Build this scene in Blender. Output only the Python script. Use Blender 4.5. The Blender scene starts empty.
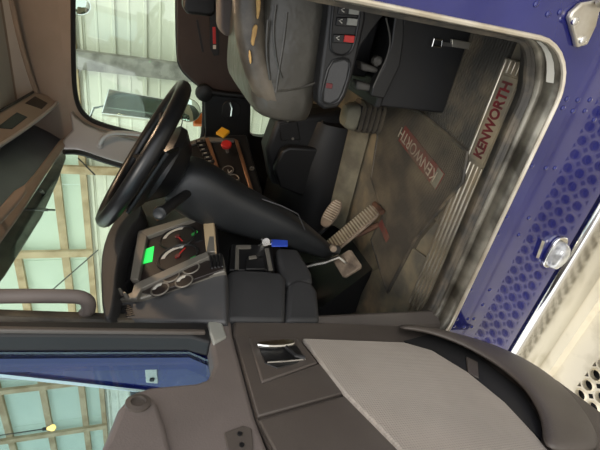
import bpy, bmesh, math, random
from math import sin, cos, pi, radians
from mathutils import Vector, Matrix
random.seed(4)
scene = bpy.context.scene
COL = scene.collection

# ------------------------------------------------------------------ camera (photo was taken on its side: up is to the left)
YAW, PIT, FPX = radians(31.1), radians(19.8), 416.0
CAM = Vector((0, -.757, .89))
F = Vector((-sin(YAW)*cos(PIT), cos(YAW)*cos(PIT), -sin(PIT)))
R = Vector((cos(YAW), sin(YAW), 0))
U = R.cross(F)
cd = bpy.data.cameras.new('camera'); cam = bpy.data.objects.new('camera', cd); COL.objects.link(cam)
cd.sensor_fit = 'HORIZONTAL'; cd.sensor_width = 36; cd.lens = FPX/600*36; cd.clip_start = .02
m = Matrix.Identity(4)
for i, a in enumerate((-U, R, -F)):
    for j in range(3): m[j][i] = a[j]
for j in range(3): m[j][3] = CAM[j]
cam.matrix_world = m
scene.camera = cam

# ------------------------------------------------------------------ sky and exposure
w = bpy.data.worlds.new('sky'); scene.world = w; w.use_nodes = True
bg = w.node_tree.nodes['Background']
bg.inputs[0].default_value = (.97, .98, 1.0, 1); bg.inputs[1].default_value = 1.6
sd = bpy.data.lights.new('sun', 'SUN'); sd.energy = .9; sd.angle = radians(14); sd.color = (1, .93, .82)
sun = bpy.data.objects.new('sun', sd); COL.objects.link(sun)
sun.rotation_euler = Vector((-.25, .62, -.55)).to_track_quat('-Z', 'Y').to_euler()
vs = scene.view_settings
vs.view_transform = 'Standard'; vs.look = 'None'; vs.gamma = 1; vs.exposure = 0.3; vs.use_curve_mapping = False

# ------------------------------------------------------------------ helpers
def ray(x, y): return (F*FPX + R*(225-y) - U*(x-300))/FPX
def PX(x, y, v): d = ray(x, y); return CAM + d*((v-CAM[0])/d[0])
def PY(x, y, v): d = ray(x, y); return CAM + d*((v-CAM[1])/d[1])
def PZ(x, y, v): d = ray(x, y); return CAM + d*((v-CAM[2])/d[2])
class Plane:
    def __init__(s, p, n): s.p = Vector(p); s.n = Vector(n).normalized()
    def __call__(s, x, y):
        d = ray(x, y); return CAM + d*((s.p-CAM).dot(s.n)/d.dot(s.n))
    def off(s, t): return Plane(s.p + s.n*t, s.n)
def lin(c):
    r = []
    for v in c:
        v /= 255; r.append(v/12.92 if v < .04045 else ((v+.055)/1.055)**2.4)
    return tuple(r)+(1,)
def mat(name, c, rough=.6, metal=0, c2=None, scale=8, lo=.4, hi=.65, bump=0, bscale=80, coat=0, spec=.5, detail=5):
    M = bpy.data.materials.new(name); M.use_nodes = True
    nt = M.node_tree; b = nt.nodes['Principled BSDF']
    b.inputs['Base Color'].default_value = lin(c); b.inputs['Roughness'].default_value = rough
    b.inputs['Metallic'].default_value = metal; b.inputs['Coat Weight'].default_value = coat
    b.inputs['Specular IOR Level'].default_value = spec
    tc = nt.nodes.new('ShaderNodeTexCoord')
    if c2 is not None:
        n = nt.nodes.new('ShaderNodeTexNoise'); n.inputs['Scale'].default_value = scale; n.inputs['Detail'].default_value = detail
        rp = nt.nodes.new('ShaderNodeMapRange'); rp.inputs[1].default_value = lo; rp.inputs[2].default_value = hi
        mx = nt.nodes.new('ShaderNodeMix'); mx.data_type = 'RGBA'
        mx.inputs[6].default_value = lin(c); mx.inputs[7].default_value = lin(c2)
        nt.links.new(tc.outputs['Object'], n.inputs['Vector']); nt.links.new(n.outputs['Fac'], rp.inputs[0])
        nt.links.new(rp.outputs[0], mx.inputs[0]); nt.links.new(mx.outputs[2], b.inputs['Base Color'])
    if bump:
        n2 = nt.nodes.new('ShaderNodeTexNoise'); n2.inputs['Scale'].default_value = bscale
        bp = nt.nodes.new('ShaderNodeBump'); bp.inputs['Strength'].default_value = bump; bp.inputs['Distance'].default_value = .004
        nt.links.new(tc.outputs['Object'], n2.inputs['Vector']); nt.links.new(n2.outputs['Fac'], bp.inputs['Height'])
        nt.links.new(bp.outputs['Normal'], b.inputs['Normal'])
    return M
def glass_mat(name, tint=(235, 245, 240), gl=.06):
    M = bpy.data.materials.new(name); M.use_nodes = True; nt = M.node_tree; nt.nodes.clear()
    o = nt.nodes.new('ShaderNodeOutputMaterial'); t = nt.nodes.new('ShaderNodeBsdfTransparent'); g = nt.nodes.new('ShaderNodeBsdfGlossy')
    t.inputs[0].default_value = lin(tint); g.inputs['Roughness'].default_value = .03
    x = nt.nodes.new('ShaderNodeMixShader'); x.inputs[0].default_value = gl
    nt.links.new(t.outputs[0], x.inputs[1]); nt.links.new(g.outputs[0], x.inputs[2]); nt.links.new(x.outputs[0], o.inputs[0])
    return M
def emit_mat(name, c, s):
    M = mat(name, c); b = M.node_tree.nodes['Principled BSDF']
    b.inputs['Emission Color'].default_value = lin(c); b.inputs['Emission Strength'].default_value = s
    return M
ORG = {}
def tag(o, label=None, cat=None, group=None, kind=None):
    if label: o['label'] = label
    if cat: o['category'] = cat
    if group: o['group'] = group
    if kind: o['kind'] = kind
    return o
def thing(name, loc, label=None, cat=None, group=None, kind=None):
    o = bpy.data.objects.new(name, None); COL.objects.link(o); o.location = loc; o.empty_display_size = .05
    ORG[o.name] = Vector(loc)
    return tag(o, label, cat, group, kind)
def ob(name, bm, M, parent=None, bevel=0, sub=0, smooth=True, seg=2, label=None, org=None):
    bmesh.ops.recalc_face_normals(bm, faces=bm.faces)
    o0 = ORG[parent.name] if parent else (Vector(org) if org else None)
    if o0 is None:
        c = [v.co for v in bm.verts]
        o0 = Vector((sum(v.x for v in c)/len(c), sum(v.y for v in c)/len(c), min(v.z for v in c)))
    bmesh.ops.translate(bm, verts=bm.verts, vec=-o0)
    me = bpy.data.meshes.new(name); bm.to_mesh(me); bm.free()
    for p in me.polygons: p.use_smooth = smooth
    if smooth:
        try: me.set_sharp_from_angle(angle=radians(40 if not sub else 180))
        except Exception: pass
    o = bpy.data.objects.new(name, me); COL.objects.link(o); me.materials.append(M)
    if parent: o.parent = parent
    else: o.location = o0
    ORG[o.name] = o0
    if bevel:
        b = o.modifiers.new('b', 'BEVEL'); b.width = bevel; b.segments = seg; b.limit_method = 'ANGLE'; b.angle_limit = radians(35); b.harden_normals = False
    if sub:
        s = o.modifiers.new('s', 'SUBSURF'); s.levels = sub; s.render_levels = sub
    if label: o['label'] = label
    return o
def chaikin(pts, n=2, closed=True):
    pts = [Vector(p) for p in pts]
    for _ in range(n):
        q = []; N = len(pts)
        if closed:
            for i in range(N):
                a, b = pts[i], pts[(i+1) % N]; q += [a*.75+b*.25, a*.25+b*.75]
        else:
            q = [pts[0]]
            for i in range(N-1):
                a, b = pts[i], pts[i+1]; q += [a*.75+b*.25, a*.25+b*.75]
            q.append(pts[-1])
        pts = q
    return pts
def prism(pts, ext, bm=None):
    bm = bm or bmesh.new(); pts = [Vector(p) for p in pts]; ext = Vector(ext)
    a = [bm.verts.new(p) for p in pts]; b = [bm.verts.new(p+ext) for p in pts]; n = len(a)
    bm.faces.new(a); bm.faces.new(b[::-1])
    for i in range(n): bm.faces.new((a[i], b[i], b[(i+1) % n], a[(i+1) % n]))
    return bm
def slab(px, plane, th, rnd=0, bm=None, raw=()):
    """outline in picture points lying on a real plane, solid behind it"""
    pts = [plane(*p) for p in px] + [Vector(r) for r in raw]
    if rnd: pts = chaikin(pts, rnd)
    return prism(pts, -plane.n*th, bm)
def box(x0, x1, y0, y1, z0, z1, bm=None):
    return prism([(x0, y0, z0), (x1, y0, z0), (x1, y1, z0), (x0, y1, z0)], (0, 0, z1-z0), bm)
def obox(c, ax, ay, az, bm=None):
    c, ax, ay, az = map(Vector, (c, ax, ay, az))
    return prism([c-ax-ay-az, c+ax-ay-az, c+ax+ay-az, c-ax+ay-az], az*2, bm)
def frame_of(d):
    d = d.normalized(); u = Vector((0, 0, 1)) if abs(d.z) < .9 else Vector((1, 0, 0))
    a = d.cross(u).normalized(); return a, d.cross(a).normalized()
def loft(rings, bm=None, caps=True, closed=False):
    bm = bm or bmesh.new()
    V = [[bm.verts.new(p) for p in r] for r in rings]; n = len(V[0]); m_ = len(V)
    for i in range(m_ if closed else m_-1):
        a, b = V[i], V[(i+1) % m_]
        for j in range(n): bm.faces.new((a[j], a[(j+1) % n], b[(j+1) % n], b[j]))
    if caps and not closed:
        bm.faces.new(V[0]); bm.faces.new(V[-1][::-1])
    return bm
def tube(path, r, n=8, bm=None, closed=False, flat=1):
    path = [Vector(p) for p in path]; rings = []; N = len(path); pa = None
    for i, p in enumerate(path):
        if closed: d = path[(i+1) % N]-path[i-1]
        else: d = path[min(i+1, N-1)]-path[max(i-1, 0)]
        d.normalize()
        if pa is None: a, b = frame_of(d)
        else:
            a = (pa - d*pa.dot(d)).normalized(); b = d.cross(a).normalized()
        pa = a
        rr = r[i] if isinstance(r, (list, tuple)) else r
        rings.append([p + (a*cos(2*pi*k/n) + b*sin(2*pi*k/n)*flat)*rr for k in range(n)])
    return loft(rings, bm, True, closed)
def disc(c, nrm, r, th, n=20, bm=None, sx=1):
    c, nrm = Vector(c), Vector(nrm).normalized(); a, b = frame_of(nrm)
    return prism([c + (a*cos(2*pi*k/n)*sx + b*sin(2*pi*k/n))*r for k in range(n)], -nrm*th, bm)
def lathe(c, nrm, prof, n=20, bm=None):
    c, nrm = Vector(c), Vector(nrm).normalized(); a, b = frame_of(nrm)
    return loft([[c + nrm*h + (a*cos(2*pi*k/n)+b*sin(2*pi*k/n))*r for k in range(n)] for r, h in prof], bm)
def ring(c, nrm, r, rt, n=24, k=6, bm=None):
    c, nrm = Vector(c), Vector(nrm).normalized(); a, b = frame_of(nrm)
    return tube([c + (a*cos(2*pi*i/n)+b*sin(2*pi*i/n))*r for i in range(n)], rt, k, bm, True)
def text(name, s, o, right, up, size, M, parent, ext=.001, bold=.0, sx=1):
    cu = bpy.data.curves.new(name, 'FONT'); cu.body = s; cu.size = size; cu.extrude = ext; cu.offset = bold
    cu.align_x = 'CENTER'; cu.align_y = 'CENTER'
    t = bpy.data.objects.new(name, cu); COL.objects.link(t)
    dg = bpy.context.evaluated_depsgraph_get(); me = bpy.data.meshes.new_from_object(t.evaluated_get(dg))
    bpy.data.objects.remove(t)
    r_, u_ = Vector(right).normalized(), Vector(up); u_ = (u_-r_*u_.dot(r_)).normalized(); n_ = r_.cross(u_)
    mm = Matrix.Identity(4)
    for i, a in enumerate((r_*sx, u_, n_)):
        for j in range(3): mm[j][i] = a[j]
    for j in range(3): mm[j][3] = o[j]
    me.transform(mm); bm = bmesh.new(); bm.from_mesh(me)
    return ob(name, bm, M, parent, smooth=False)
def dup(o, loc):
    c = o.copy(); COL.objects.link(c); c.location = loc; return c

# ------------------------------------------------------------------ materials
M = {}
M['conc'] = mat('concrete', (178, 172, 160), .85, 0, (156, 150, 138), 3, bump=.2)
M['siding'] = mat('siding_paint', (222, 220, 200), .5, 0, (206, 205, 186), 2.5)
M['wood'] = mat('raw_wood', (188, 166, 132), .8, 0, (156, 132, 98), 6, bump=.2)
M['greywood'] = mat('weathered_wood', (150, 146, 136), .85, 0, (112, 108, 100), 9, bump=.3)
M['blue'] = mat('blue_paint', (18, 23, 94), .16, .2, (24, 30, 106), 5, coat=1)
M['chrome'] = mat('chrome', (225, 224, 220), .16, 1)
M['alu'] = mat('brushed_aluminium', (205, 200, 188), .38, .8, (170, 160, 140), 10)
M['cream'] = mat('pale_step_metal', (216, 206, 182), .45, .45, (168, 156, 128), 7, .5, .75)
M['jamb'] = mat('dirty_jamb_metal', (150, 145, 132), .35, .5, (74, 70, 62), 9, .4, .62)
M['edge'] = mat('bare_aluminium_edge', (222, 214, 198), .35, .6, (196, 184, 162), 12)
M['rubber'] = mat('black_rubber', (24, 24, 25), .6)
M['grimyrubber'] = mat('grimy_rubber', (58, 55, 50), .6, 0, (104, 94, 78), 14, .45, .7, bump=.3)
M['head'] = mat('headliner_vinyl', (158, 140, 126), .75, 0, (148, 132, 118), 5)
M['headgrey'] = mat('headliner_grey', (190, 182, 172), .8, 0, (180, 172, 164), 5)
M['doorp'] = mat('door_plastic', (112, 103, 98), .6, 0, (104, 96, 91), 6, bump=.15, bscale=300)
M['doord'] = mat('door_plastic_dark', (84, 77, 71), .5, 0, (76, 69, 64), 6, bump=.12, bscale=300)
M['pillar'] = mat('grey_pillar_plastic', (172, 168, 166), .42)
M['dash'] = mat('dash_charcoal', (54, 54, 55), .5, 0, (47, 47, 48), 6, bump=.15, bscale=250)
M['dashd'] = mat('dash_black', (23, 23, 24), .45)
M['panel'] = mat('dash_grey_panel', (72, 72, 73), .5, 0, (63, 63, 64), 5, bump=.1, bscale=250)
M['hdr'] = mat('header_blue_grey', (72, 76, 86), .35, 0, (64, 68, 78), 5)
M['bezel'] = mat('grey_bezel', (120, 116, 108), .4, .3)
M['copper'] = mat('copper_trim', (150, 112, 84), .35, .6)
M['face'] = mat('gauge_face', (38, 32, 30), .4)
M['wheel'] = mat('wheel_rubber', (20, 21, 23), .35)
M['shroud'] = mat('column_plastic', (40, 42, 44), .42, 0, (34, 36, 38), 6, bump=.1, bscale=250)
M['leather'] = mat('worn_leather', (74, 71, 64), .34, 0, (54, 52, 47), 7, .4, .7, bump=.8, bscale=26)
M['leatherl'] = mat('worn_leather_bolster', (118, 109, 95), .4, 0, (70, 64, 56), 9, .4, .65, bump=.9, bscale=24)
M['foam'] = mat('yellow_foam', (205, 168, 108), .9, 0, (150, 112, 70), 25, bump=.4)
M['brown'] = mat('brown_trim', (64, 50, 44), .6, 0, (56, 44, 39), 5)
M['black'] = mat('black_plastic', (22, 22, 23), .45)
M['blackm'] = mat('black_satin_box', (27, 27, 28), .5, 0, (38, 36, 33), 12, .55, .75)
M['rock'] = mat('rocker_grey', (150, 150, 142), .5)
M['red'] = mat('red_plastic', (190, 40, 36), .4)
M['redm'] = mat('red_enamel', (104, 34, 38), .5, 0, (78, 38, 38), 30)
M['yellow'] = mat('yellow_plastic', (226, 168, 40), .45)
M['white'] = mat('white_print', (215, 212, 200), .6)
M['orange'] = mat('amber_lens', (250, 120, 30), .35)
M['mat'] = mat('dusty_floor_mat', (72, 67, 59), .8, 0, (106, 96, 79), 6, .42, .68, bump=.3, bscale=120)
M['shaft'] = mat('grey_sleeve', (70, 68, 64), .6)
M['ribmat'] = mat('dusty_ribbed_rubber', (68, 66, 60), .85, 0, (124, 112, 90), 6, .48, .72, bump=.3)
M['fadered'] = mat('faded_red_print', (112, 58, 50), .8, 0, (98, 78, 66), 22, .42, .62)
M['fadewhite'] = mat('faded_white_print', (168, 156, 136), .8, 0, (120, 104, 88), 25, .42, .65)
M['dirt'] = mat('dirty_sill_metal', (104, 99, 88), .6, .1, (146, 134, 110), 9, .4, .65, bump=.4, bscale=50)
M['tan'] = mat('pale_tunnel_mat', (128, 124, 106), .8, 0, (92, 88, 76), 8, bump=.3)
M['pedal'] = mat('worn_pedal_rubber', (138, 122, 104), .7, 0, (78, 66, 56), 18, bump=.5, bscale=90)
M['rust'] = mat('rusty_steel', (104, 74, 58), .7, .3, (70, 52, 42), 20)
M['bluetag'] = mat('blue_key_tag', (50, 80, 190), .45)
M['mirror'] = mat('mirror_glass', (215, 222, 212), .04, 1)
M['glass'] = glass_mat('clear_glass')
M['glassd'] = glass_mat('door_glass', (215, 232, 236), .14)
M['visor'] = mat('grey_green_visor', (112, 112, 100), .5, 0, (76, 78, 70), 8)
M['bluedull'] = mat('blue_cowl_paint', (70, 104, 165), .3, .2, (52, 80, 138), 6, coat=.6)
M['lens'] = mat('clear_lamp_lens', (222, 222, 218), .12, .5, (150, 150, 150), 30)
M['lcd'] = emit_mat('green_screen', (40, 220, 90), .8)
M['bulb'] = emit_mat('lamp_bulb', (255, 200, 110), 3)
M['gaugewhite'] = mat('gauge_band', (190, 188, 180), .4)
M['stickergreen'] = mat('gauge_green_mark', (50, 150, 70), .5)
# perforated fabric insert: fine dotted relief
def perf_mat():
    Mx = mat('perforated_insert', (164, 155, 145), .75, 0, (150, 142, 132), 4)
    nt = Mx.node_tree; b = nt.nodes['Principled BSDF']; tc = nt.nodes.new('ShaderNodeTexCoord')
    wv = nt.nodes.new('ShaderNodeTexWave'); wv.inputs['Scale'].default_value = 60; wv.bands_direction = 'Z'
    wv2 = nt.nodes.new('ShaderNodeTexWave'); wv2.inputs['Scale'].default_value = 60; wv2.bands_direction = 'Y'
    ad = nt.nodes.new('ShaderNodeMath'); bp = nt.nodes.new('ShaderNodeBump'); bp.inputs['Strength'].default_value = .35; bp.inputs['Distance'].default_value = .002
    for q in (wv, wv2): nt.links.new(tc.outputs['Object'], q.inputs['Vector'])
    nt.links.new(wv.outputs['Fac'], ad.inputs[0]); nt.links.new(wv2.outputs['Fac'], ad.inputs[1])
    nt.links.new(ad.outputs[0], bp.inputs['Height']); nt.links.new(bp.outputs['Normal'], b.inputs['Normal'])
    return Mx
M['perf'] = perf_mat()
def trans_mat():
    Mx = bpy.data.materials.new('translucent_sheet'); Mx.use_nodes = True; nt = Mx.node_tree
    b = nt.nodes['Principled BSDF']; b.inputs['Base Color'].default_value = lin((196, 216, 196)); b.inputs['Roughness'].default_value = .5
    t = nt.nodes.new('ShaderNodeBsdfTranslucent'); t.inputs[0].default_value = lin((196, 222, 204))
    n = nt.nodes.new('ShaderNodeTexNoise'); n.inputs['Scale'].default_value = 1.2
    tc = nt.nodes.new('ShaderNodeTexCoord'); nt.links.new(tc.outputs['Object'], n.inputs['Vector'])
    mx = nt.nodes.new('ShaderNodeMix'); mx.data_type = 'RGBA'; mx.inputs[6].default_value = lin((204, 216, 202)); mx.inputs[7].default_value = lin((230, 236, 222))
    nt.links.new(n.outputs['Fac'], mx.inputs[0]); nt.links.new(mx.outputs[2], t.inputs[0]); nt.links.new(mx.outputs[2], b.inputs['Base Color'])
    x = nt.nodes.new('ShaderNodeMixShader'); x.inputs[0].default_value = .45
    nt.links.new(b.outputs[0], x.inputs[1]); nt.links.new(t.outputs[0], x.inputs[2])
    nt.links.new(x.outputs[0], nt.nodes['Material Output'].inputs[0])
    return Mx
M['trans'] = trans_mat()

# ================================================================== BUILDING
GZ = -1.2
g = ob('ground', box(-14, 6, -8, 7, GZ-.1, GZ), M['conc'], smooth=False); tag(g, kind='structure')
WY = 4.2; ZS = 1.62
wall = thing('wall_far', (-3, WY, GZ), kind='structure')
h = .3; z = GZ
while z < ZS-.01:
    z1 = min(z+h, ZS)
    # each sheet laps over the next with a narrow standing rib on its lower edge
    prof = [(0, z), (0, z+.018), (.028, z+.024), (.028, z+.05), (0, z+.056), (0, z1-.12), (.008, z1-.115), (.008, z1-.1), (0, z1-.095), (0, z1), (-.03, z1), (-.03, z)]
    ob('siding_board', prism([(-11, WY-t, zz) for t, zz in prof], (16, 0, 0)), M['siding'], wall, smooth=False)
    z += h
x = -11.0
while x < 5:
    ob('translucent_sheet', box(x+.004, x+1.066, WY, WY+.012, ZS, 5.2), M['trans'], wall, smooth=False); x += 1.07
for zz, t in ((ZS+.0, .07), (1.9, .085), (2.42, .085), (2.98, .085), (3.55, .085), (4.2, .085)):
    ob('girt', box(-11, 5, WY-.07, WY-.005, zz-t/2, zz+t/2), M['wood'], wall, smooth=False)
for xx in (-9.3, -8.1, -6.9, -5.75, -4.6, -3.35, -2.2, .4, 1.7):
    ob('stud', box(xx-.045, xx+.045, WY-.12, WY-.071, 1.2 if xx > -2.5 else ZS-.04, 5.2), M['wood'], wall, smooth=False)
ob('post', box(-1.07, -.9, WY-.2, WY-.075, GZ, ZS+.1), M['greywood'], wall, smooth=False)
ob('brace_wire', tube([PY(78, 158, WY-.12), PY(95, 175, WY-.12)], .008, 6), M['black'], wall)
ob('brace_wire', tube([PY(50, 292, WY-.13), PY(98, 250, WY-.13)], .008, 6), M['black'], wall)
# ================================================================== CAB SHELL
FL = thing('floor', (-.6, .9, -.06), kind='structure')
ob('floor_pan', box(-1.3, .85, .035, 1.76, -.06, -.012), M['dirt'], FL, smooth=False)
# ribbed rubber floor covering: every rib is raised
def ribbed(poly, z0, direction, pitch, hgt):
    """closed polygon on the floor, filled with a thin sheet, ribs clipped to the polygon"""
    bm = prism([(p[0], p[1], -.012) for p in poly], (0, 0, z0+.012))
    d = Vector(direction).normalized(); n = Vector((-d.y, d.x))
    P2 = [Vector((p[0], p[1])) for p in poly]
    ts = [p.dot(n) for p in P2]; t = min(ts)+pitch
    while t < max(ts)-pitch/2:
        xs = []
        for i in range(len(P2)):
            a, b = P2[i], P2[(i+1) % len(P2)]; da, db = a.dot(n)-t, b.dot(n)-t
            if da*db < 0: xs.append((a + (b-a)*(da/(da-db))).dot(d))
        xs.sort()
        for k in range(0, len(xs)-1, 2):
            s0, s1 = xs[k]+.004, xs[k+1]-.004
            if s1-s0 < .01: continue
            q = pitch*.3
            c = [n*(t-q)+d*s0, n*(t+q)+d*s0, n*(t+q)+d*s1, n*(t-q)+d*s1]
            prism([(v.x, v.y, z0) for v in c], (0, 0, hgt), bm)
        t += pitch
    return bm
ob('ribbed_rubber', ribbed([(-.58, .2), (.3, .2), (.3, 1.2), (-.36, 1.2), (-.36, .7), (-.58, .6)], .0, (1, 0), .011, .004), M['ribmat'], FL, smooth=False)
# toe board: floor rises forward under the pedals
ob('toe_board', prism([(-.98, .5, -.012), (-1.3, .5, .3), (-1.33, .5, .28), (-1.2, .5, -.06), (-.98, .5, -.03)], (0, 1.22, 0)), M['dashd'], FL, smooth=False)

ceil_ = thing('ceiling', (-.3, .85, 1.5), kind='structure')
ob('roof_panel', box(-1.0, .85, .02, 1.76, 1.5, 1.56), M['headgrey'], ceil_, smooth=False)
# rolled edge between roof and far side wall
ob('roof_cove', prism([(-.95, 1.75, 1.30), (-.95, 1.70, 1.30), (-.95, 1.69, 1.40), (-.95, 1.665, 1.455), (-.95, 1.62, 1.49), (-.95, 1.56, 1.5), (-.95, 1.75, 1.5)], (1.75, 0, 0)), M['head'], ceil_)
RPn = Plane((0, 1.64, 1.43), (0, -.75, -.66))
ob('roof_side_panel', slab([(-40, -50), (2, -50), (11, 0), (21, 45), (30, 75), (35, 88), (28, 96), (-60, 140)], RPn, .012), M['headgrey'], ceil_, bevel=.004)
ob('roof_bead', tube(chaikin([RPn.off(.002)(*p) for p in [(2, -50), (11, 0), (21, 45), (30, 75), (36, 92)]], 1, False), .012, 8), M['head'], ceil_)
wr = ob('wall_rear', box(.8, .85, .02, 1.76, -.012, 1.5), M['head'], smooth=False); tag(wr, kind='structure')

# far side wall with the passenger door and its windows
SY = 1.70
sp = Plane((0, SY, 0), (0, -1, 0))
wr2 = thing('wall_right', (-.5, SY, 0), kind='structure')
def ring_wall(bm, inner, outer, th, n):
    """flat panel between an inner loop (hole) and an outer loop of the same length, with thickness"""
    N = len(inner); n = Vector(n)*th
    L = [[bm.verts.new(p) for p in inner], [bm.verts.new(p) for p in outer], [bm.verts.new(Vector(p)+n) for p in outer], [bm.verts.new(Vector(p)+n) for p in inner]]
    for k in range(4):
        a, b = L[k], L[(k+1) % 4]
        for i in range(N): bm.faces.new((a[i], a[(i+1) % N], b[(i+1) % N], b[i]))
    return bm
def rect_project(p, c, x0, x1, z0, z1, y):
    d = Vector((p.x-c.x, 0, p.z-c.z)); t = 1e9
    if d.x > 1e-9: t = min(t, (x1-c.x)/d.x)
    if d.x < -1e-9: t = min(t, (x0-c.x)/d.x)
    if d.z > 1e-9: t = min(t, (z1-c.z)/d.z)
    if d.z < -1e-9: t = min(t, (z0-c.z)/d.z)
    return Vector((c.x+d.x*t, y, c.z+d.z*t))
def with_corners(loop, c, x0, x1, z0, z1, y):
    """outer loop for ring_wall that also hits the rectangle's corners"""
    out = [rect_project(p, c, x0, x1, z0, z1, y) for p in loop]
    for cx in (x0, x1):
        for cz in (z0, z1):
            k = min(range(len(out)), key=lambda i: (out[i].x-cx)**2+(out[i].z-cz)**2)
            out[k] = Vector((cx, y, cz))
    return out
# window opening of the far door: high at the rear, its sill drops towards the front
win_px = [(72, -60), (72, 60), (74, 98), (82, 116), (100, 126), (150, 138), (196, 146), (204, 140), (205, 100), (204, 88), (192, 79), (183, 70), (178, 58), (178, -60)]
win = chaikin([sp(*p) for p in win_px], 2)
# densify
def dens(l, d=.05):
    q = []
    for i in range(len(l)):
        a, b = l[i], l[(i+1) % len(l)]; k = max(1, int((b-a).length/d))
        q += [a+(b-a)*j/k for j in range(k)]
    return q
win = dens(win)
wc = sum(win, Vector())/len(win)
ob('side_trim', ring_wall(bmesh.new(), win, with_corners(win, wc, -1.02, .8, .50, 1.34, SY), .05, (0, 1, 0)), M['head'], wr2)
ob('window_gasket', tube([p+Vector((0, .012, 0)) for p in win], .016, 6, None, True), M['rubber'], wr2)
wg = ob('window_1', prism([p+Vector((0, .035, 0)) for p in win[::2]], (0, .005, 0)), M['glass'], smooth=False); tag(wg, kind='structure')
# lower half of the far door, with the small peep window
peep = dens(chaikin([sp(*p) for p in [(247, 99), (262, 101), (280, 112), (284, 124), (278, 134), (262, 138), (247, 134)]], 2), .03)
pc = sum(peep, Vector())/len(peep)
d2 = thing('door_2', (-.5, SY, 0), kind='structure')
ob('door_lower', ring_wall(bmesh.new(), peep, with_corners(peep, pc, -1.36, .8, -.012, .50, SY), .05, (0, 1, 0)), M['dashd'], d2)
ob('peep_glass', prism([p+Vector((0, .03, 0)) for p in peep[::2]], (0, .005, 0)), M['glass'], d2, smooth=False)
sp2 = sp.off(.035)
ob('door_trim', slab([(177, -60), (177, 58), (182, 70), (191, 79), (203, 90), (260, 100), (260, -60)], sp2, .033), M['brown'], d2, bevel=.006)
ob('door_trim_lower', slab([(204, 92), (251, 97), (250, 150), (206, 150)], sp2, .033), M['black'], d2, bevel=.006)
ob('armrest_rail', tube([sp.off(.07)(*p) for p in [(206, 91), (225, 94), (262, 98)]], .018, 10), M['black'], d2)
ob('rail_end', lathe(sp.off(.05)(204, 92), (0, -1, 0), [(.035, 0), (.05, .015), (.045, .035), (.02, .045)], 20), M['black'], d2)
hb = ob('handle_bezel', slab([(222, 101), (240, 101), (241, 118), (222, 119)], sp.off(.045), .01, 1), M['blackm'], d2, bevel=.003)
ob('door_handle', tube([sp.off(.06)(*p) for p in [(230, 102), (232, 108), (231, 116)]], .007, 8), M['chrome'], hb)
st = ob('reflector_strip', slab([(209, -6), (218, -6), (219, 55), (214, 56), (210, 48)], sp.off(.04), .004), M['black'], d2, bevel=.002)
ob('red_print', slab([(212.5, 27), (215.5, 27), (216, 44), (213, 44)], sp.off(.0415), .001), M['red'], st, smooth=False)
ob('white_print', slab([(213, 45), (216, 45), (216, 49), (213, 49)], sp.off(.0415), .001), M['white'], st, smooth=False)
for px_ in ([(196, 20), (198, 20), (204, 52), (202, 52)],):
    ob('trim_seam', slab(px_, sp.off(.038), .002), M['dashd'], d2, smooth=False)

# windshield, header and pillars
WP = Plane((-1.02, 0, .97), (.43, 0, -.13))
fr = thing('wall_front', (-1.1, .85, 0), kind='structure')
ob('cowl', prism([(-1.3, .02, -.05), (-1.3, .02, .3), (-1.07, .02, .5), (-1.07, .02, .93), (-1.14, .02, .93), (-1.345, .02, .36), (-1.345, .02, -.05)], (0, 1.74, 0)), M['dashd'], fr, smooth=False)
# far A-pillar: broad grey moulding that turns into the dash top
ob('far_pillar', slab([(70, 110), (76, 117), (84, 124), (100, 131), (140, 141), (196, 151), (200, 166), (160, 172), (128, 166), (100, 158), (78, 150), (64, 150), (62, 140), (72, 130)], Plane((-.86, SY-.05, 1.2), (.45, -.9, 0)), .05, 0), M['pillar'], fr, bevel=.012, seg=3)
ob('pillar_piping', tube(chaikin([Plane((-.86, SY-.04, 1.2), (.45, -.9, 0))(*p) for p in [(66, 60), (66, 96), (72, 112), (84, 123), (100, 130), (140, 140)]], 1, False), .004, 6), M['bezel'], fr)
ob('windshield_gasket', tube(chaikin([WP(64, 152), WP(80, 152), WP(104, 161), WP(140, 171), WP(160, 186), WP(150, 230), WP(130, 300), WP(110, 330)], 2, False), .014, 6), M['rubber'], fr)
wsd = ob('window_2', slab([(66, 150), (104, 161), (140, 171), (160, 186), (150, 230), (130, 300), (110, 335), (-20, 345), (-70, 300), (0, 215)], WP.off(-.02), .006), M['glass'], smooth=False); tag(wsd, kind='structure')
# near A-pillar, mostly hidden by the open door
ob('near_pillar', prism([(-.78, .02, .97), (-.80, .09, .97), (-.9, .09, .97), (-.93, .02, .97)], (.1, 0, .55)), M['pillar'], fr, bevel=.01)
ob('near_pillar_base', prism([(-.85, .02, -.01), (-.82, .07, -.01), (-.93, .07, -.01), (-.95, .02, -.01)], (.04, 0, .98)), M['doord'], fr, bevel=.01)
# header moulding (brown bar over the windshield)
HP = Plane((-.90, 0, 1.36), (.8, 0, -.6))
ob('header_moulding', slab([(73, 128), (72, 136), (52, 166), (20, 216), (-40, 300), (-52, 290), (0, 212), (36, 172), (60, 140)], HP, .03), M['head'], fr, bevel=.01, seg=3)
ob('header_panel', slab([(74, 128), (60, 140), (36, 172), (0, 212), (-60, 290), (-160, 290), (-60, 150), (18, 134), (44, 112), (60, 99)], HP.off(-.02), .03), M['hdr'], fr, smooth=False)

# outside sun visor above the windshield
ov = thing('outside_visor', WP.off(-.14)(50, 190), 'grey green sun visor outside along the top of the windshield', 'visor')
ob('visor_blade', slab([(65, 140), (66, 158), (58, 180), (42, 216), (5, 275), (-40, 330), (-40, 290), (18, 218), (52, 166)], WP.off(-.14), .008), M['visor'], ov, bevel=.003)
ob('bracket', tube([WP.off(-.03)(40, 190), WP.off(-.15)(44, 194)], .008, 6), M['black'], ov)

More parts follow.
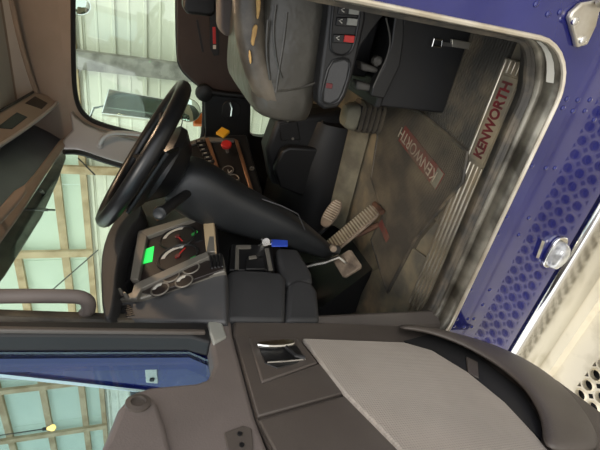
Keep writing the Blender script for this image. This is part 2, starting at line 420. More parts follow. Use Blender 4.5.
# ------------------------------------------------------------------ near side: blue skin with the door opening
nw = thing('wall_left', (-.2, .0, -.32), kind='structure')
op = []
X0, X1, Z0, Z1, r = -.94, .0, .0, 1.42, .13
for cx, cz, a0 in ((X1-r, Z0+r, -90), (X1-r, Z1-r, 0), (X0+r, Z1-r, 90), (X0+r, Z0+r, 180)):
    for k in range(9):
        a = radians(a0+k*11.25); op.append(Vector((cx+r*cos(a), 0, cz+r*sin(a))))
for p in op:
    if p.x < -.5: p.x += .15*p.z*min(1, (-.5-p.x)/.4)
opd = dens(op, .06); oc = Vector((-.42, 0, .6))
def skin_outer(p):
    q = rect_project(p, oc, -3, 1.3, -.322, 1.6, 0); t = 1.0
    # the front edge of the skin follows the raked windshield
    f = lambda v: v.x-(-.835-.38*(1.2-v.z))
    a, b = f(oc), f(q)
    if b < 0: q = oc+(q-oc)*(a/(a-b))
    return q
so = [skin_outer(p) for p in opd]
for cx, cz in ((-1.413, -.322), (-.683, 1.6), (1.3, -.322), (1.3, 1.6)):
    k = min(range(len(so)), key=lambda i: (so[i].x-cx)**2+(so[i].z-cz)**2); so[k] = Vector((cx, 0, cz))
ob('outer_skin', ring_wall(bmesh.new(), opd, so, .03, (0, 1, 0)), M['blue'], nw)
# bright rolled edge round the opening
ob('bright_edge', tube([p+Vector((0, -.004, 0)) for p in opd], .0055, 8, None, True), M['edge'], nw)
# stepped door jamb, sloping inwards from the edge to the floor
def inset(loop, d, y):
    y0_ = y
    c = Vector((-.47, 0, .71)); q = []
    for p in loop:
        sx = (abs(p.x-c.x)-d)/abs(p.x-c.x) if abs(p.x-c.x) > 1e-6 else 1
        sz = (abs(p.z-c.z)-d)/abs(p.z-c.z) if abs(p.z-c.z) > 1e-6 else 1
        k_ = 1-.68*max(0, min(1, (p.z-.02)/.12)) if p.x > -.45 else 1
        y = y0_*k_
        q.append(Vector((c.x+(p.x-c.x)*((.47-d*k_)/.47), y, c.z+(p.z-c.z)*((.71-d)/.71))))
    return q
def band(l0, l1, M_, name, parent):
    bm = bmesh.new(); N = len(l0)
    A = [bm.verts.new(p) for p in l0]; B = [bm.verts.new(p) for p in l1]
    for i in range(N): bm.faces.new((A[i], A[(i+1) % N], B[(i+1) % N], B[i]))
    o = ob(name, bm, M_, parent); s = o.modifiers.new('t', 'SOLIDIFY'); s.thickness = .006; s.offset = 0; return o
jamb = thing('trim_1', (-.45, .03, 0), kind='structure')
band(opd, inset(opd, .004, .045), M['jamb'], 'jamb_face', jamb)
band(inset(opd, .004, .045), inset(opd, .018, .055), M['jamb'], 'jamb_step', jamb)
band(inset(opd, .018, .055), inset(opd, .022, .10), M['grimyrubber'], 'jamb_inner', jamb)
ob('door_seal', tube(inset(opd, .022, .075), .009, 7, None, True), M['grimyrubber'], jamb)
# sticker on the jamb corner
ii = inset(opd, .004, .045); bm = bmesh.new(); V = []
for p, q in zip(opd, ii):
    if p.x > -.10 and p.z < .12 and p.x > -.13+p.z*.0:
        d = (q-p); c0 = Vector((-.47, 0, .71)); up = (Vector((c0.x, p.y, c0.z))-p).normalized()*.006
        V.append((bm.verts.new(p+d*.3+up), bm.verts.new(p+d*.75+up)))
for k in range(len(V)-1): bm.faces.new((V[k][0], V[k+1][0], V[k+1][1], V[k][1]))
ob('white_sticker', bm, M['white'], jamb)
skin = Plane((0, 0, 0), (0, -1, 0))
jp = Plane((0, .022, .0), (0, -1, 0))
# rivets on the blue skin
rv = [(532, 166), (546, 168), (555, 168), (507, 217), (529, 218), (498, 234), (519, 235), (567, 99), (578, 100), (590, 100), (563, 108), (573, 111), (585, 111), (471, 290), (490, 290), (464, 303), (483, 305), (457, 319), (468, 319), (474, 319), (454, 326), (464, 327), (472, 327), (594, 120), (548, 14), (536, 4), (560, 12)]
r0 = None
for p in rv:
    c = skin(*p); c.y = 0
    if r0 is None:
        r0 = ob('rivet', lathe((0, 0, 0), (0, -1, 0), [(.0065, -.001), (.006, .002), (.003, .0035), (.0005, .004)], 10), M['blue'], None, org=(0, 0, 0))
        r0.parent = nw; r0.location = c-ORG[nw.name]
    else:
        q = dup(r0, c-ORG[nw.name]); q.parent = nw
# marker lamp on the blue panel under the sill
lc = skin(553, 252); lc.y = 0
lp = thing('marker_lamp', lc, 'clear oval marker lamp on the blue panel below the sill', 'lamp')
ob('base', prism(chaikin([lc+Vector((a, 0, b)) for a, b in ((-.055, -.03), (.055, -.03), (.06, .02), (.03, .035), (-.05, .03))], 2), (0, -.012, 0)), M['chrome'], lp, bevel=.003)
rings = []
for sc, yy in ((1, -.012), (1, -.022), (.85, -.036), (.5, -.043)):
    rings.append([lc+Vector((.046*sc*cos(2*pi*k/20), yy, .026*sc*sin(2*pi*k/20))) for k in range(20)])
ob('lens', loft(rings), M['lens'], lp)
ob('clip', prism([skin(534, 256), skin(537, 257), skin(543, 240), skin(540, 239)], (0, -.008, 0)), M['chrome'], lp)
# outside grab handle foot behind the door
gp = skin.off(.004)
gh = thing('outside_grab_handle', skin(588, 25), 'bright metal grab handle foot bolted to blue skin behind doorway', 'grab handle')
ob('foot', slab([(573, 12), (583, 3), (600, 0), (640, -20), (640, 0), (600, 12), (597, 26), (588, 45), (578, 48), (575, 36), (570, 18)], skin.off(.014), .014, 0), M['alu'], gh, bevel=.004)
for p in ((574.5, 21), (582, 40)):
    ob('bolt', lathe(skin.off(.014)(*p) , (0, -1, 0), [(.008, -.002), (.008, .004), (.005, .006)], 12), M['chrome'], gh)
ob('bar', tube([skin.off(.02)(600, 3), skin.off(.06)(625, -12), skin.off(.06)(640, -90)], .014, 10), M['alu'], gh)

# sill: dirty rubber edge, channel, ribbed scuff plate with the maker's name
sill = thing('trim_2', (-.45, .12, 0), kind='structure')
ob('rubber_strip', prism([(-.9, .07, -.01), (-.9, .07, .012), (-.9, .078, .018), (-.9, .09, .012), (-.9, .094, -.01)], (.84, 0, 0)), M['grimyrubber'], sill)
ob('channel', box(-.9, -.05, .05, .07, -.02, .004), M['dirt'], sill, smooth=False)
scp = thing('scuff_plate', (-.4, .17, 0), 'ribbed worn aluminium scuff plate with red lettering along the sill', 'scuff plate')
ob('plate', box(-.9, -.06, .098, .205, .001, .006), M['dirt'], scp, bevel=.002)
for k in range(6):
    yy = .102+k*.0175
    if k in (1, 2, 3, 4):
        ob('rib', box(-.9, -.345, yy, yy+.007, .006, .011), M['alu'], scp, bevel=.002)
        ob('rib', box(-.095, -.062, yy, yy+.007, .006, .011), M['alu'], scp, bevel=.002)
    else: ob('rib', box(-.9, -.062, yy, yy+.007, .006, .011), M['alu'], scp, bevel=.002)
ob('name_badge', box(-.335, -.10, .124, .184, .006, .010), M['dirt'], scp, bevel=.001)
text('lettering', 'KENWORTH', Vector((-.218, .153, .0106)), (1, 0, 0), (0, 1, 0), .050, M['redm'], scp, .0008, .0016, .74)

# driver's floor mat with printed name
mp = [PZ(*p, .012) for p in [(384, 99), (420, 112), (468, 152), (463, 182), (415, 240), (388, 292), (372, 240), (384, 214), (372, 178)]]
mt = thing('floor_mat', (-.5, .45, .004), 'dusty ribbed rubber floor mat with faded red printed name', 'floor mat')
ob('mat_sheet', ribbed([(p.x, p.y) for p in mp], .014, (.55, .83), .007, .003), M['mat'], mt, smooth=False)
ob('mat_rim', tube([Vector((p.x, p.y, .014)) for p in dens(mp, .04)], .006, 6, None, True), M['grimyrubber'], mt)
a, b = PZ(440, 182, .019), PZ(402, 133, .019)
ca = (a+b)/2; d = (b-a).normalized(); nrm = Vector((-d.y, d.x, 0)); L = (b-a).length
ob('print_block', obox(ca, d*L/2, nrm*.032, Vector((0, 0, .0015))), M['fadered'], mt, smooth=False)
text('lettering', 'KENWORTH', ca+d*.02+Vector((0, 0, .002)), d, nrm, .058, M['fadewhite'], mt, .0006, 0, .86)
ob('emblem', obox(a+d*.02+Vector((0, 0, .001)), d*.018, nrm*.03, Vector((0, 0, .0015))), M['tan'], mt, bevel=.001)
a2, b2 = PZ(388, 240, .019), PZ(380, 222, .019)
ob('emblem', obox((a2+b2)/2, (b2-a2)*.5, Vector((-(b2-a2).y, (b2-a2).x, 0))*.18, Vector((0, 0, .0012))), M['fadered'], mt, smooth=False)

# forward kick board: dirty painted metal left of the mat
ob('kick_board', slab([(405, 243), (432, 262), (412, 300), (398, 330), (380, 335), (350, 330), (358, 300), (372, 272), (388, 262)], Plane((0, 0, .004), (0, 0, 1)), .012), M['dirt'], sill, bevel=.003)

# tunnel cover: pale welt of the moulded mat, then the dark tunnel side
tn = thing('tunnel_cover', (-.8, .95, 0), 'pale dusty moulded mat edge along the dark transmission tunnel', 'tunnel mat')
ob('mat_edge', prism([(-.45, .80, .0), (-.45, .82, .012), (-.45, .85, .03), (-.45, .875, .055), (-.45, .90, .06), (-.45, .90, .0)], (-.53, 0, 0)), M['tan'], tn, bevel=.01, seg=3)
ob('tunnel_side', loft([[Vector((x, .90, .0)), Vector((x, .905, .10*k)), Vector((x, .93, .18*k)), Vector((x, 1.0, .24*k)), Vector((x, 1.3, .26*k)), Vector((x, 1.3, 0))] for x, k in ((-.5, .8), (-.7, 1), (-1.05, 1.1))]), M['dashd'], tn)

# ------------------------------------------------------------------ step outside
stp = thing('cab_step', (-.6, -.2, -.5), 'pale metal cab step with punched grip holes under the blue panel', 'step')
TZ = -.53
ob('inner_flange', prism([(-1.5, .0, -.34), (-1.5, -.012, -.345), (-1.5, -.02, -.36), (-1.5, -.02, TZ-.02), (-1.5, .02, TZ-.02), (-1.5, .02, -.34)], (1.6, 0, 0)), M['chrome'], stp, bevel=.003)
ob('tread_front', prism([(-1.5, -.02, TZ-.02), (-1.5, -.02, TZ+.012), (-1.5, -.035, TZ+.02), (-1.5, -.06, TZ+.02), (-1.5, -.07, TZ), (-1.5, -.15, TZ), (-1.5, -.15, TZ-.02)], (1.6, 0, 0)), M['cream'], stp)
def holed(x0, x1, y0, y1, z, p, r):
    bm = bmesh.new(); nx = round((x1-x0)/p); ny = round((y1-y0)/p); n = 12
    for i in range(nx):
        for j in range(ny):
            cx, cy = x0+(i+.5)*p, y0+(j+.5)*p
            if j % 2: pass
            sq = []; ci = []; up = []
            for k in range(n):
                a = 2*pi*k/n; dx, dy = cos(a), sin(a); s = max(abs(dx), abs(dy))
                sq.append(bm.verts.new((cx+dx/s*p/2, cy+dy/s*p/2, z)))
                ci.append(bm.verts.new((cx+dx*r*1.25, cy+dy*r*1.25, z))); up.append(bm.verts.new((cx+dx*r, cy+dy*r, z+.006)))
            dn = [bm.verts.new((v.co.x, v.co.y, z-.012)) for v in up]
            for k in range(n):
                q = (k+1) % n
                for A, B in ((sq, ci), (ci, up), (up, dn)): bm.faces.new((A[k], A[q], B[q], B[k]))
    bmesh.ops.remove_doubles(bm, verts=bm.verts, dist=1e-5)
    return bm
ob('punched_tread', holed(-1.53, .102, -.303, -.15, TZ, .051, .018), M['cream'], stp)
ob('outer_lip', prism([(-1.5, -.303, TZ-.03), (-1.5, -.303, TZ), (-1.5, -.355, TZ), (-1.5, -.36, TZ+.01), (-1.5, -.375, TZ+.015), (-1.5, -.385, TZ), (-1.5, -.385, TZ-.03)], (1.6, 0, 0)), M['cream'], stp)
c = PZ(540, 352, TZ+.003)
ob('rust_mark', prism(chaikin([c+Vector(v) for v in ((-.03, 0, 0), (-.01, .012, 0), (.03, .008, 0), (.035, -.008, 0), (0, -.006, 0), (-.02, -.015, 0))], 2), (0, 0, .004)), M['rust'], stp)
ob('added_dark_box', box(-1.5, .1, -.35, .0, TZ-.45, TZ-.05), M['black'], stp, smooth=False)  # black box added under the tread so its holes look dark
for xx in (-1.3, -.1):
    ob('bracket', box(xx-.02, xx+.02, -.34, .02, TZ-.049, TZ-.03), M['black'], stp, smooth=False)

# ================================================================== DRIVER'S DOOR (open)
AD = radians(77); H0 = Vector((-.885, -.05, 0)); DD = Vector((cos(AD), -sin(AD), 0)); DH = Vector((sin(AD), cos(AD), 0))
LEAN = .12                                   # the cab side leans in towards the roof, so does the door
DN = (DH-Vector((0, 0, LEAN))).normalized()
def dpl(t): return Plane(H0+DH*t, DN)
def dw(s, z, t): return H0+DD*s+DH*(t+LEAN*z)+Vector((0, 0, z))
def dsz(x, y, t):
    p = dpl(t)(x, y); return ((p-H0).dot(DD), p.z)
d1 = thing('door_1', dw(.4, 0, .04), kind='structure')
T = .08
# window opening in the door
wpx = [(0, 336), (100, 337), (190, 338), (209, 346), (214, 364), (208, 378), (196, 382), (150, 386), (132, 392), (118, 408), (106, 438)]
wo = [Vector(dsz(*p, T)) for p in wpx] + [Vector((.40, 1.0)), Vector((.80, 1.01)), Vector((.80, 1.40)), Vector((.08, 1.40)), Vector((.06, 1.36))]
wo = [wo[-1]] + wo[:-1]
wod = wo
outer = []
oz = [(.9, 1.0), (.9, 1.42)]
# shell: blue outer skin with the same opening
wl = [dw(q.x, q.y, T) for q in wo]
def dring(inner, box_, t, th, M_, name):
    x0, x1, z0, z1 = box_
    loop = dens([Vector((q.x, 0, q.y)) for q in inner], .05); c = Vector((.3, 0, 1.15))
    out = with_corners(loop, c, x0, x1, z0, z1, 0)
    f = lambda v: dw(v.x, v.z, t)
    return ob(name, ring_wall(bmesh.new(), [f(v) for v in loop], [f(v) for v in out], th, -DN), M_, d1)
dring(wo, (-.01, .9, -.14, 1.47), .03, .03, M['blue'], 'outer_skin')
# dark seal along the front edge of the window frame
def dslab(px, t, th, M_, name, raw=(), rnd=0, bevel=.004, parent=None, seg=2):
    pts = [dpl(t)(*p) for p in px] + [dw(s, z, t) for s, z in raw]
    if rnd: pts = chaikin(pts, rnd)
    return ob(name, prism(pts, -DN*th), M_, parent or d1, bevel=bevel, seg=seg)
dslab([(-40, 320), (205, 322), (210, 330), (211, 342), (190, 336), (100, 335), (0, 334), (-40, 334)], T, .04, M['rubber'], 'frame_seal', bevel=.006)
dslab([(-40, 325), (205, 329), (206, 332), (-40, 329)], T+.008, .01, M['doord'], 'frame_strip', bevel=.003)
ob('door_glass', prism([dw(q.x, q.y, .045) for q in wo], -DN*.005), M['glassd'], d1, smooth=False)
# upper trim: belt moulding that rises towards the rear
sE = .88
pts = [dpl(T)(*p) for p in [(207, 320), (231, 320), (233, 334), (256, 418)]] + [dw(s, z, T) for s, z in ((.40, .713), (sE, .713), (sE, 1.02), (.42, 1.005))]
pts += [dpl(T)(*p) for p in [(100, 450), (106, 438), (118, 408), (132, 392), (150, 386), (196, 382), (208, 378), (214, 364), (211, 345)]]
ob('upper_trim', prism(pts, -DN*.05), M['doorp'], d1, bevel=.010, seg=3)
ut = bpy.data.objects['upper_trim']
ob('end_cap', slab([(208, 321), (222, 321), (227, 336), (214, 343), (210, 332)], dpl(T+.006), .012), M['rock'], ut, bevel=.004)
ob('trim_bulge', slab([(106, 440), (119, 409), (133, 395), (147, 391), (158, 402), (166, 425), (174, 462), (92, 462)], dpl(T+.012), .02), M['doorp'], ut, bevel=.011, seg=4)
ob('cap', lathe(dpl(T+.012)(138, 404), DN, [(.02, -.002), (.02, .004), (.012, .006), (.011, .001), (.001, .001)], 20), M['doord'], ut)
# lower trim
lowpx = [(233, 321), (233, 334), (256, 418)]
pts = [dpl(T-.004)(*p) for p in lowpx] + [dw(s, z, T-.004) for s, z in ((.40, .706), (sE, .706), (sE, -.12), (.5, -.13))] + [dpl(T-.004)(*p) for p in [(560, 381), (520, 356), (480, 341), (450, 331), (400, 325), (330, 322)]]
ob('lower_trim', prism(pts, -DN*.05), M['doord'], d1, bevel=.008)
# triangular corner pad under the belt line, seam running up to the handle
dslab([(235, 334), (250, 336), (262, 383), (319, 363), (345, 392), (258, 416)], T+.004, .01, M['doord'], 'corner_pad', bevel=.003)
pts = [dpl(T+.003)(*p) for p in [(259, 420), (346, 395), (404, 452)]] + [dw(.56, .50, T+.003), dw(.56, .703, T+.003), dw(.40, .703, T+.003)]
ob('arm_pad', prism(pts, -DN*.01), M['doord'], d1, bevel=.003)
hz = dslab([(249, 337), (299, 338), (318, 362), (262, 382)], T+.008, .008, M['doord'], 'handle_bezel', bevel=.004)
dslab([(257, 341), (294, 341), (307, 360), (267, 371)], T+.0095, .004, M['black'], 'handle_cup', bevel=.002, rnd=1, parent=hz)
ob('door_handle', prism(chaikin([dpl(T+.02)(*p) for p in [(256, 341), (292, 338), (297, 343), (280, 346), (258, 345)]], 1), -DN*.01), M['chrome'], hz, bevel=.003)
ob('handle_lever', tube([dpl(T+.014)(*p) for p in [(283, 344), (296, 356), (305, 358)]], .005, 8), M['black'], hz)
ob('handle_lip', tube([dpl(T+.011)(*p) for p in [(267, 362), (285, 361), (305, 359)]], .003, 6), M['chrome'], hz)
# recessed screw plate
pl = dslab([(224, 432), (243, 425), (252, 428), (254, 452), (228, 452)], T+.003, .006, M['doord'], 'screw_plate', bevel=.002)
for p in ((240, 433), (242, 444)):
    ob('screw', disc(dpl(T+.006)(*p), DN, .004, .003, 10), M['black'], pl)
# light perforated insert
pts = [dpl(T+.012)(*p) for p in [(303, 338), (404, 342), (432, 350), (468, 372), (505, 402), (535, 434)]] + [dw(.56, .2, T+.012), dw(.62, .48, T+.012)] + [dpl(T+.012)(*p) for p in [(402, 449), (345, 392)]]
ob('perforated_insert', prism(pts, -DN*.012), M['perf'], d1, bevel=.003)
# map pocket: black sheet painted in for the shade between insert and bulging lip
dslab([(404, 341), (430, 334), (470, 350), (520, 388), (543, 425), (541, 440), (505, 404), (468, 374), (432, 352)], T+.0035, .004, M['rubber'], 'map_pocket_shade', bevel=0)
ob('pocket_rib', slab([(466, 356), (478, 362), (479, 378), (468, 372)], dpl(T+.008), .005), M['doord'], d1, bevel=.002)
in_ = [(396, 330), (420, 331), (455, 342), (490, 361), (520, 384), (536, 408), (542, 430), (538, 455)]
ou_ = [(398, 324), (425, 326), (458, 333), (495, 344), (530, 360), (562, 382), (590, 414), (612, 460)]
rings = []
for a_, b_ in zip(in_, ou_):
    a0 = dpl(T+.004)(*a_); a1 = dpl(T+.032)(*a_); b0 = dpl(T-.03)(*b_); b1 = dpl(T+.014)(*b_)
    mm = (a1+b1)/2+DN*.014
    rings.append([a0, a1, mm, b1, b0])
ob('pocket_lip', loft(rings), M['doord'], d1, sub=2)
# blue cowl seen through the door glass, with the mirror bracket, and the hood beyond
bp_ = Plane((0, -.008, 0), (0, -1, 0))
br = ob('mirror_bracket', slab([(144, 357), (156, 357), (158, 384), (146, 383)], bp_, .008), M['white'], nw, bevel=.002)
for p in ((151, 361), (152, 379)):
    ob('bolt', lathe(bp_(*p), (0, -1, 0), [(.006, -.001), (.006, .004), (.003, .005)], 8), M['dashd'], br)
ob('bright_strip', tube([Vector((-.835-.38*(1.2-z), -.004, z)) for z in (-.3, .5, 1.0, 1.55)], .006, 6), M['chrome'], nw)
hd = thing('hood', (-1.9, .5, .0), 'blue truck hood beyond the open door window', 'truck hood')
ob('hood_shell', loft([[Vector((x, y0+.03, z0)), Vector((x, y0, z0+.3)), Vector((x, y0+.05, z1-.04)), Vector((x, y0+.2, z1)), Vector((x, 1.5-.2, z1)), Vector((x, 1.7, z0+.3)), Vector((x, 1.68, z0))] for x, y0, z0, z1 in ((-1.36, .0, -.2, .80), (-1.7, .05, -.2, .79), (-2.4, .14, -.2, .74), (-2.9, .2, -.2, .62))]), M['blue'], hd, bevel=.02)
# lamp hanging in the shed
bl = PY(51, 428, 2.6)
hl = thing('hanging_bulb', bl, 'small lit bulb hanging in the shed seen through door glass', 'lamp')
ob('bulb', lathe(bl, (0, 0, 1), [(.003, -.05), (.03, -.035), (.036, -.01), (.02, .02), (.016, .04)], 14), M['bulb'], hl)
ob('socket', lathe(bl, (0, 0, 1), [(.018, .041), (.018, .08), (.006, .085)], 12), M['black'], hl)
ob('cord', tube([bl+Vector((0, 0, .086)), bl+Vector((0, 0, 1.4))], .006, 6), M['black'], hl)
# ================================================================== DASHBOARD
CP = Plane((-.79, 0, .94), (1, 0, .35))
da = thing('dashboard', (-.95, .8, .45), 'charcoal truck dashboard with gauge cluster, switch panels and knee pads', 'dashboard')
ob('body', prism([(-.835, .045, .93), (-.86, .045, .952), (-1.06, .045, .94), (-1.06, .045, .40), (-.86, .045, .42), (-.755, .045, .64), (-.76, .045, .70)], (0, .58, 0)), M['dashd'], da, bevel=.012)
ob('far_body', prism([(-.95, .66, .78), (-.97, .66, .83), (-1.06, .66, .88), (-1.06, .66, .36), (-.99, .66, .36), (-.95, .66, .44)], (0, 1.02, 0)), M['dashd'], da, bevel=.015)
# hood over the cluster
hoodp = [(102, 318), (100, 262), (105, 238), (114, 220), (130, 204), (140, 200), (142, 214), (130, 228), (122, 245), (117, 265), (114, 300), (110, 318)]
ob('instrument_surround', slab([(108, 300), (108, 250), (118, 222), (140, 198), (172, 196), (205, 214), (140, 232), (130, 280)], CP.off(.004), .05), M['dashd'], da, bevel=.004)
ob('cluster_hood', slab(hoodp, CP.off(.06), .12, 1), M['dash'], da, bevel=.012, seg=3)
# left end panel with a vent
ep = ob('end_panel', slab([(108, 303), (118, 301), (152, 294), (212, 273), (226, 270), (226, 322), (107, 320)], CP.off(.012), .05), M['panel'], da, bevel=.008, seg=3)
for k in range(6):
    y0 = 305+k*1.9
    ob('vent_slat', slab([(114+k*.9, y0+2.4), (130+k*.7, y0-1.0), (131+k*.7, y0+.1), (115+k*.9, y0+3.5)], CP.off(.014), .003), M['black'], ep, smooth=False)
# main cluster
clp = CP.off(.02)
cl = ob('cluster', slab([(130, 279), (139, 231), (146, 228), (194, 215), (216, 221), (217, 252), (141, 284)], clp, .03), M['face'], da, bevel=.004)
def strip(px, off, th, M_, name, par, bevel=.002): return ob(name, slab(px, CP.off(off), th), M_, par, bevel=bevel)
strip([(138, 231), (193, 215), (198, 217), (147, 236)], .034, .016, M['bezel'], 'bezel_bar', cl)
strip([(130, 279), (138, 231), (147, 236), (138, 279)], .034, .016, M['bezel'], 'bezel_bar', cl)
strip([(203, 222), (214, 222), (216, 251), (206, 252)], .03, .012, M['wood'], 'wood_plate', cl)
strip([(209, 236), (214, 236), (215, 251), (206, 252)], .0305, .012, M['bezel'], 'metal_plate', cl)
scr = strip([(143, 250), (154, 246), (152, 261), (140, 264)], .0225, .003, M['lcd'], 'screen', cl, 0)
strip([(193, 231), (201, 230), (202, 240), (195, 242)], .023, .003, M['black'], 'small_display', cl, 0)
def gauge(px, rr, par, needle=0.0, face=M['face']):
    c = CP.off(.023)(*px); n = CP.n
    gq = ob('gauge', disc(c, n, rr, .006, 24), face, par)
    ob('rim', ring(c, n, rr, rr*.07, 24, 6), M['dashd'], gq)
    a, b = frame_of(n)
    # scale band cut to a pale arc that stands in for reflected light
    up = Vector((0, 0, 1)); up = (up-n*up.dot(n)).normalized(); rt = up.cross(n)
    bmb = bmesh.new(); N = 14; V = []
    for k in range(N+1):
        t = radians(-60+k*240/N); dv = rt*cos(t)+up*sin(t)
        V.append((bmb.verts.new(c+n*.002+dv*rr*.66), bmb.verts.new(c+n*.002+dv*rr*.86)))
    for k in range(2, 8): bmb.faces.new((V[k][0], V[k+1][0], V[k+1][1], V[k][1]))
    ob('scale_band', bmb, M['gaugewhite'], gq, smooth=False)
    dv = rt*cos(needle)+up*sin(needle)
    ob('needle', tube([c+n*.004-dv*rr*.15, c+n*.004+dv*rr*.65], rr*.035, 5), M['red'], gq)
    ob('hub', disc(c+n*.006, n, rr*.14, .004, 12), M['redm'], gq)
gauge((178, 237), .055, cl, radians(200)); gauge((178, 257), .058, cl, radians(320))
strip([(191, 234), (197, 230), (198, 232), (192, 236)], .0245, .001, M['stickergreen'], 'green_mark', cl, 0)
strip([(190, 258), (196, 255), (197, 258), (191, 261)], .0245, .001, M['stickergreen'], 'green_mark', cl, 0)
# second row of small gauges with its own bezel
g2 = ob('gauge_row', slab([(117, 300), (141, 286), (208, 254), (222, 253), (225, 271), (212, 274), (142, 298)], CP.off(.024), .03), M['bezel'], da, bevel=.004)
strip([(134, 284), (140, 281), (207, 251), (209, 256), (142, 288), (136, 298), (130, 298)], .036, .014, M['bezel'], 'bezel_bar', g2)
strip([(140, 292), (207, 260), (222, 262), (223, 269), (152, 294)], .0275, .012, M['face'], 'gauge_plate', g2)
def gauge_small(px, rr, par):
    c = CP.off(.029)(*px); n = CP.n
    gq = ob('small_gauge', disc(c, n, rr, .004, 20), M['face'], par); ob('rim', ring(c, n, rr, rr*.1, 20, 6), M['bezel'], gq)
    up = Vector((0, 0, 1)); up = (up-n*up.dot(n)).normalized(); rt = up.cross(n)
    bmb = bmesh.new(); V = []
    for k in range(9):
        t = radians(-20+k*100/8); dv = rt*cos(t)+up*sin(t)
        V.append((bmb.verts.new(c+n*.002+dv*rr*.45), bmb.verts.new(c+n*.002+dv*rr*.85)))
    for k in range(8): bmb.faces.new((V[k][0], V[k+1][0], V[k+1][1], V[k][1]))
    ob('scale_band', bmb, M['gaugewhite'], gq, smooth=False)  # pale arc again drawn for light reflected off the scale
for p in ((171, 276), (191, 268), (160, 289), (184, 281)): gauge_small(p, .023, g2)
for k in range(4):
    a = (209+k*3.4, 255-k*.6)
    ob('rocker_switch', slab([(a[0], a[1]), (a[0]+2.6, a[1]), (a[0]+4, a[1]+13), (a[0]+1.2, a[1]+13)], CP.off(.032), .012), M['black'], da, bevel=.002)
# small dark controls between wheel and cluster hood
for p in ((118, 228), (120, 238), (116, 250), (121, 292), (126, 296)):
    c = CP.off(.03)(*p); ob('toggle', lathe(c, CP.n, [(.007, -.01), (.006, .0), (.003, .012)], 10), M['bezel'], da)
ob('copper_strip', slab([(154, 208), (157, 206), (159, 218), (156, 219)], CP.off(.03), .01), M['copper'], da, bevel=.002)
# knee pads and lower trim
KP = Plane((-.735, 0, .66), (1, -.12, -.12))
ob('knee_pad', slab([(228, 270), (240, 268), (281, 271), (287, 278), (286, 322), (226, 321)], KP, .05, 0), M['dash'], da, bevel=.018, seg=4)
ob('knee_pad', slab([(288, 283), (296, 278), (312, 281), (318, 290), (321, 322), (285, 322)], KP.off(-.004), .05, 0), M['dash'], da, bevel=.016, seg=4)
ob('column_side_pad', slab([(277, 247), (298, 248), (312, 272), (314, 282), (288, 286), (281, 272)], KP.off(-.012), .05), M['dash'], da, bevel=.014, seg=4)
# ashtray and ignition plate
ap = ob('ashtray', slab([(231, 244), (272, 244), (275, 270), (229, 270)], KP.off(-.018), .03), M['dashd'], da, bevel=.004)
ob('metal_bezel', slab([(236, 245), (251, 245), (251, 248), (239, 248), (239, 269), (235, 269)], KP.off(-.012), .006), M['bezel'], ap, bevel=.001)
ob('metal_strip', slab([(265, 248), (269, 248), (273, 270), (269, 270)], KP.off(-.012), .006), M['bezel'], ap, bevel=.001)
ob('flap', slab([(247, 257), (264, 257), (266, 269), (246, 269)], KP.off(-.008), .01), M['black'], ap, bevel=.004)
ob('flap_pull', slab([(249, 256), (256, 255), (257, 258), (249, 259)], KP.off(-.005), .004), M['bezel'], ap, bevel=.001)
ob('ignition_lock', lathe(KP.off(-.01)(264, 243), KP.n, [(.014, -.01), (.014, .012), (.010, .016), (.004, .016)], 16), M['chrome'], ap)

# key hanging in the lock with its blue tag
kc = KP.off(.012)(266, 242)
kk = thing('ignition_key', kc, 'steel ignition key with a blue tag in the dash lock', 'key')
ob('key_bow', lathe(kc, (.3, -.9, .1), [(.002, -.002), (.013, -.002), (.013, .002), (.002, .002)], 14), M['chrome'], kk)
ob('key_blade', obox(kc+Vector((-.012, .0, .012)), Vector((.002, 0, 0)), Vector((0, .003, 0)), Vector((0, 0, .012))), M['chrome'], kk)
ob('ring', ring(KP.off(.013)(270, 242), (.2, -.9, .2), .008, .001, 16, 5), M['chrome'], kk)
ob('blue_tag', slab([(271, 239), (288, 240), (288, 246), (272, 246)], KP.off(.014), .005), M['bluetag'], kk, bevel=.002)

# centre stack turned towards the driver
SP = Plane((-.75, .65, .6), (.92, -.39, .25))
cs = thing('centre_stack', SP(225, 160), 'angled centre switch panel with yellow and red brake knobs', 'control panel')
ob('panel', slab([(180, 152), (188, 141), (205, 136), (246, 134), (262, 190), (250, 205), (205, 180)], SP, .18), M['dashd'], cs, bevel=.008)
def sstrip(px, off, th, M_, name, par=cs, bevel=.002): return ob(name, slab(px, SP.off(off), th), M_, par, bevel=bevel)
sstrip([(187, 142), (205, 136), (206, 139), (188, 146)], .012, .012, M['bezel'], 'trim_strip')
sstrip([(205, 138), (209, 137), (223, 180), (219, 178)], .012, .012, M['copper'], 'trim_strip')
sstrip([(208, 137), (234, 138), (234, 141), (209, 141)], .012, .012, M['bezel'], 'trim_strip')
sstrip([(234, 138), (238, 140), (254, 192), (250, 191)], .012, .012, M['copper'], 'trim_strip')
for k in range(6):
    x0, y0 = 195+k*2.2, 140+k*4.0
    sstrip([(x0, y0), (x0+8, y0-1), (x0+9, y0+2), (x0+1, y0+3)], .014, .01, M['black'], 'rocker_switch')
    sstrip([(x0+2, y0+.6), (x0+5, y0+.2), (x0+5.3, y0+1.2), (x0+2.3, y0+1.6)], .015, .001, M['rock'], 'switch_mark', bevel=0)
def knob(px, M_, n, r):
    c = SP(*px); k = ob('valve_stem', tube([c, c+SP.n*.035], .007, 8), M['bezel'], cs)
    ob('valve_knob', prism([c+SP.n*.035+(frame_of(SP.n)[0]*cos(2*pi*i/n)+frame_of(SP.n)[1]*sin(2*pi*i/n))*r for i in range(n)], SP.n*.014), M_, k, bevel=.003)
knob((224, 140), M['yellow'], 4, .030); knob((227.5, 152), M['red'], 8, .023)
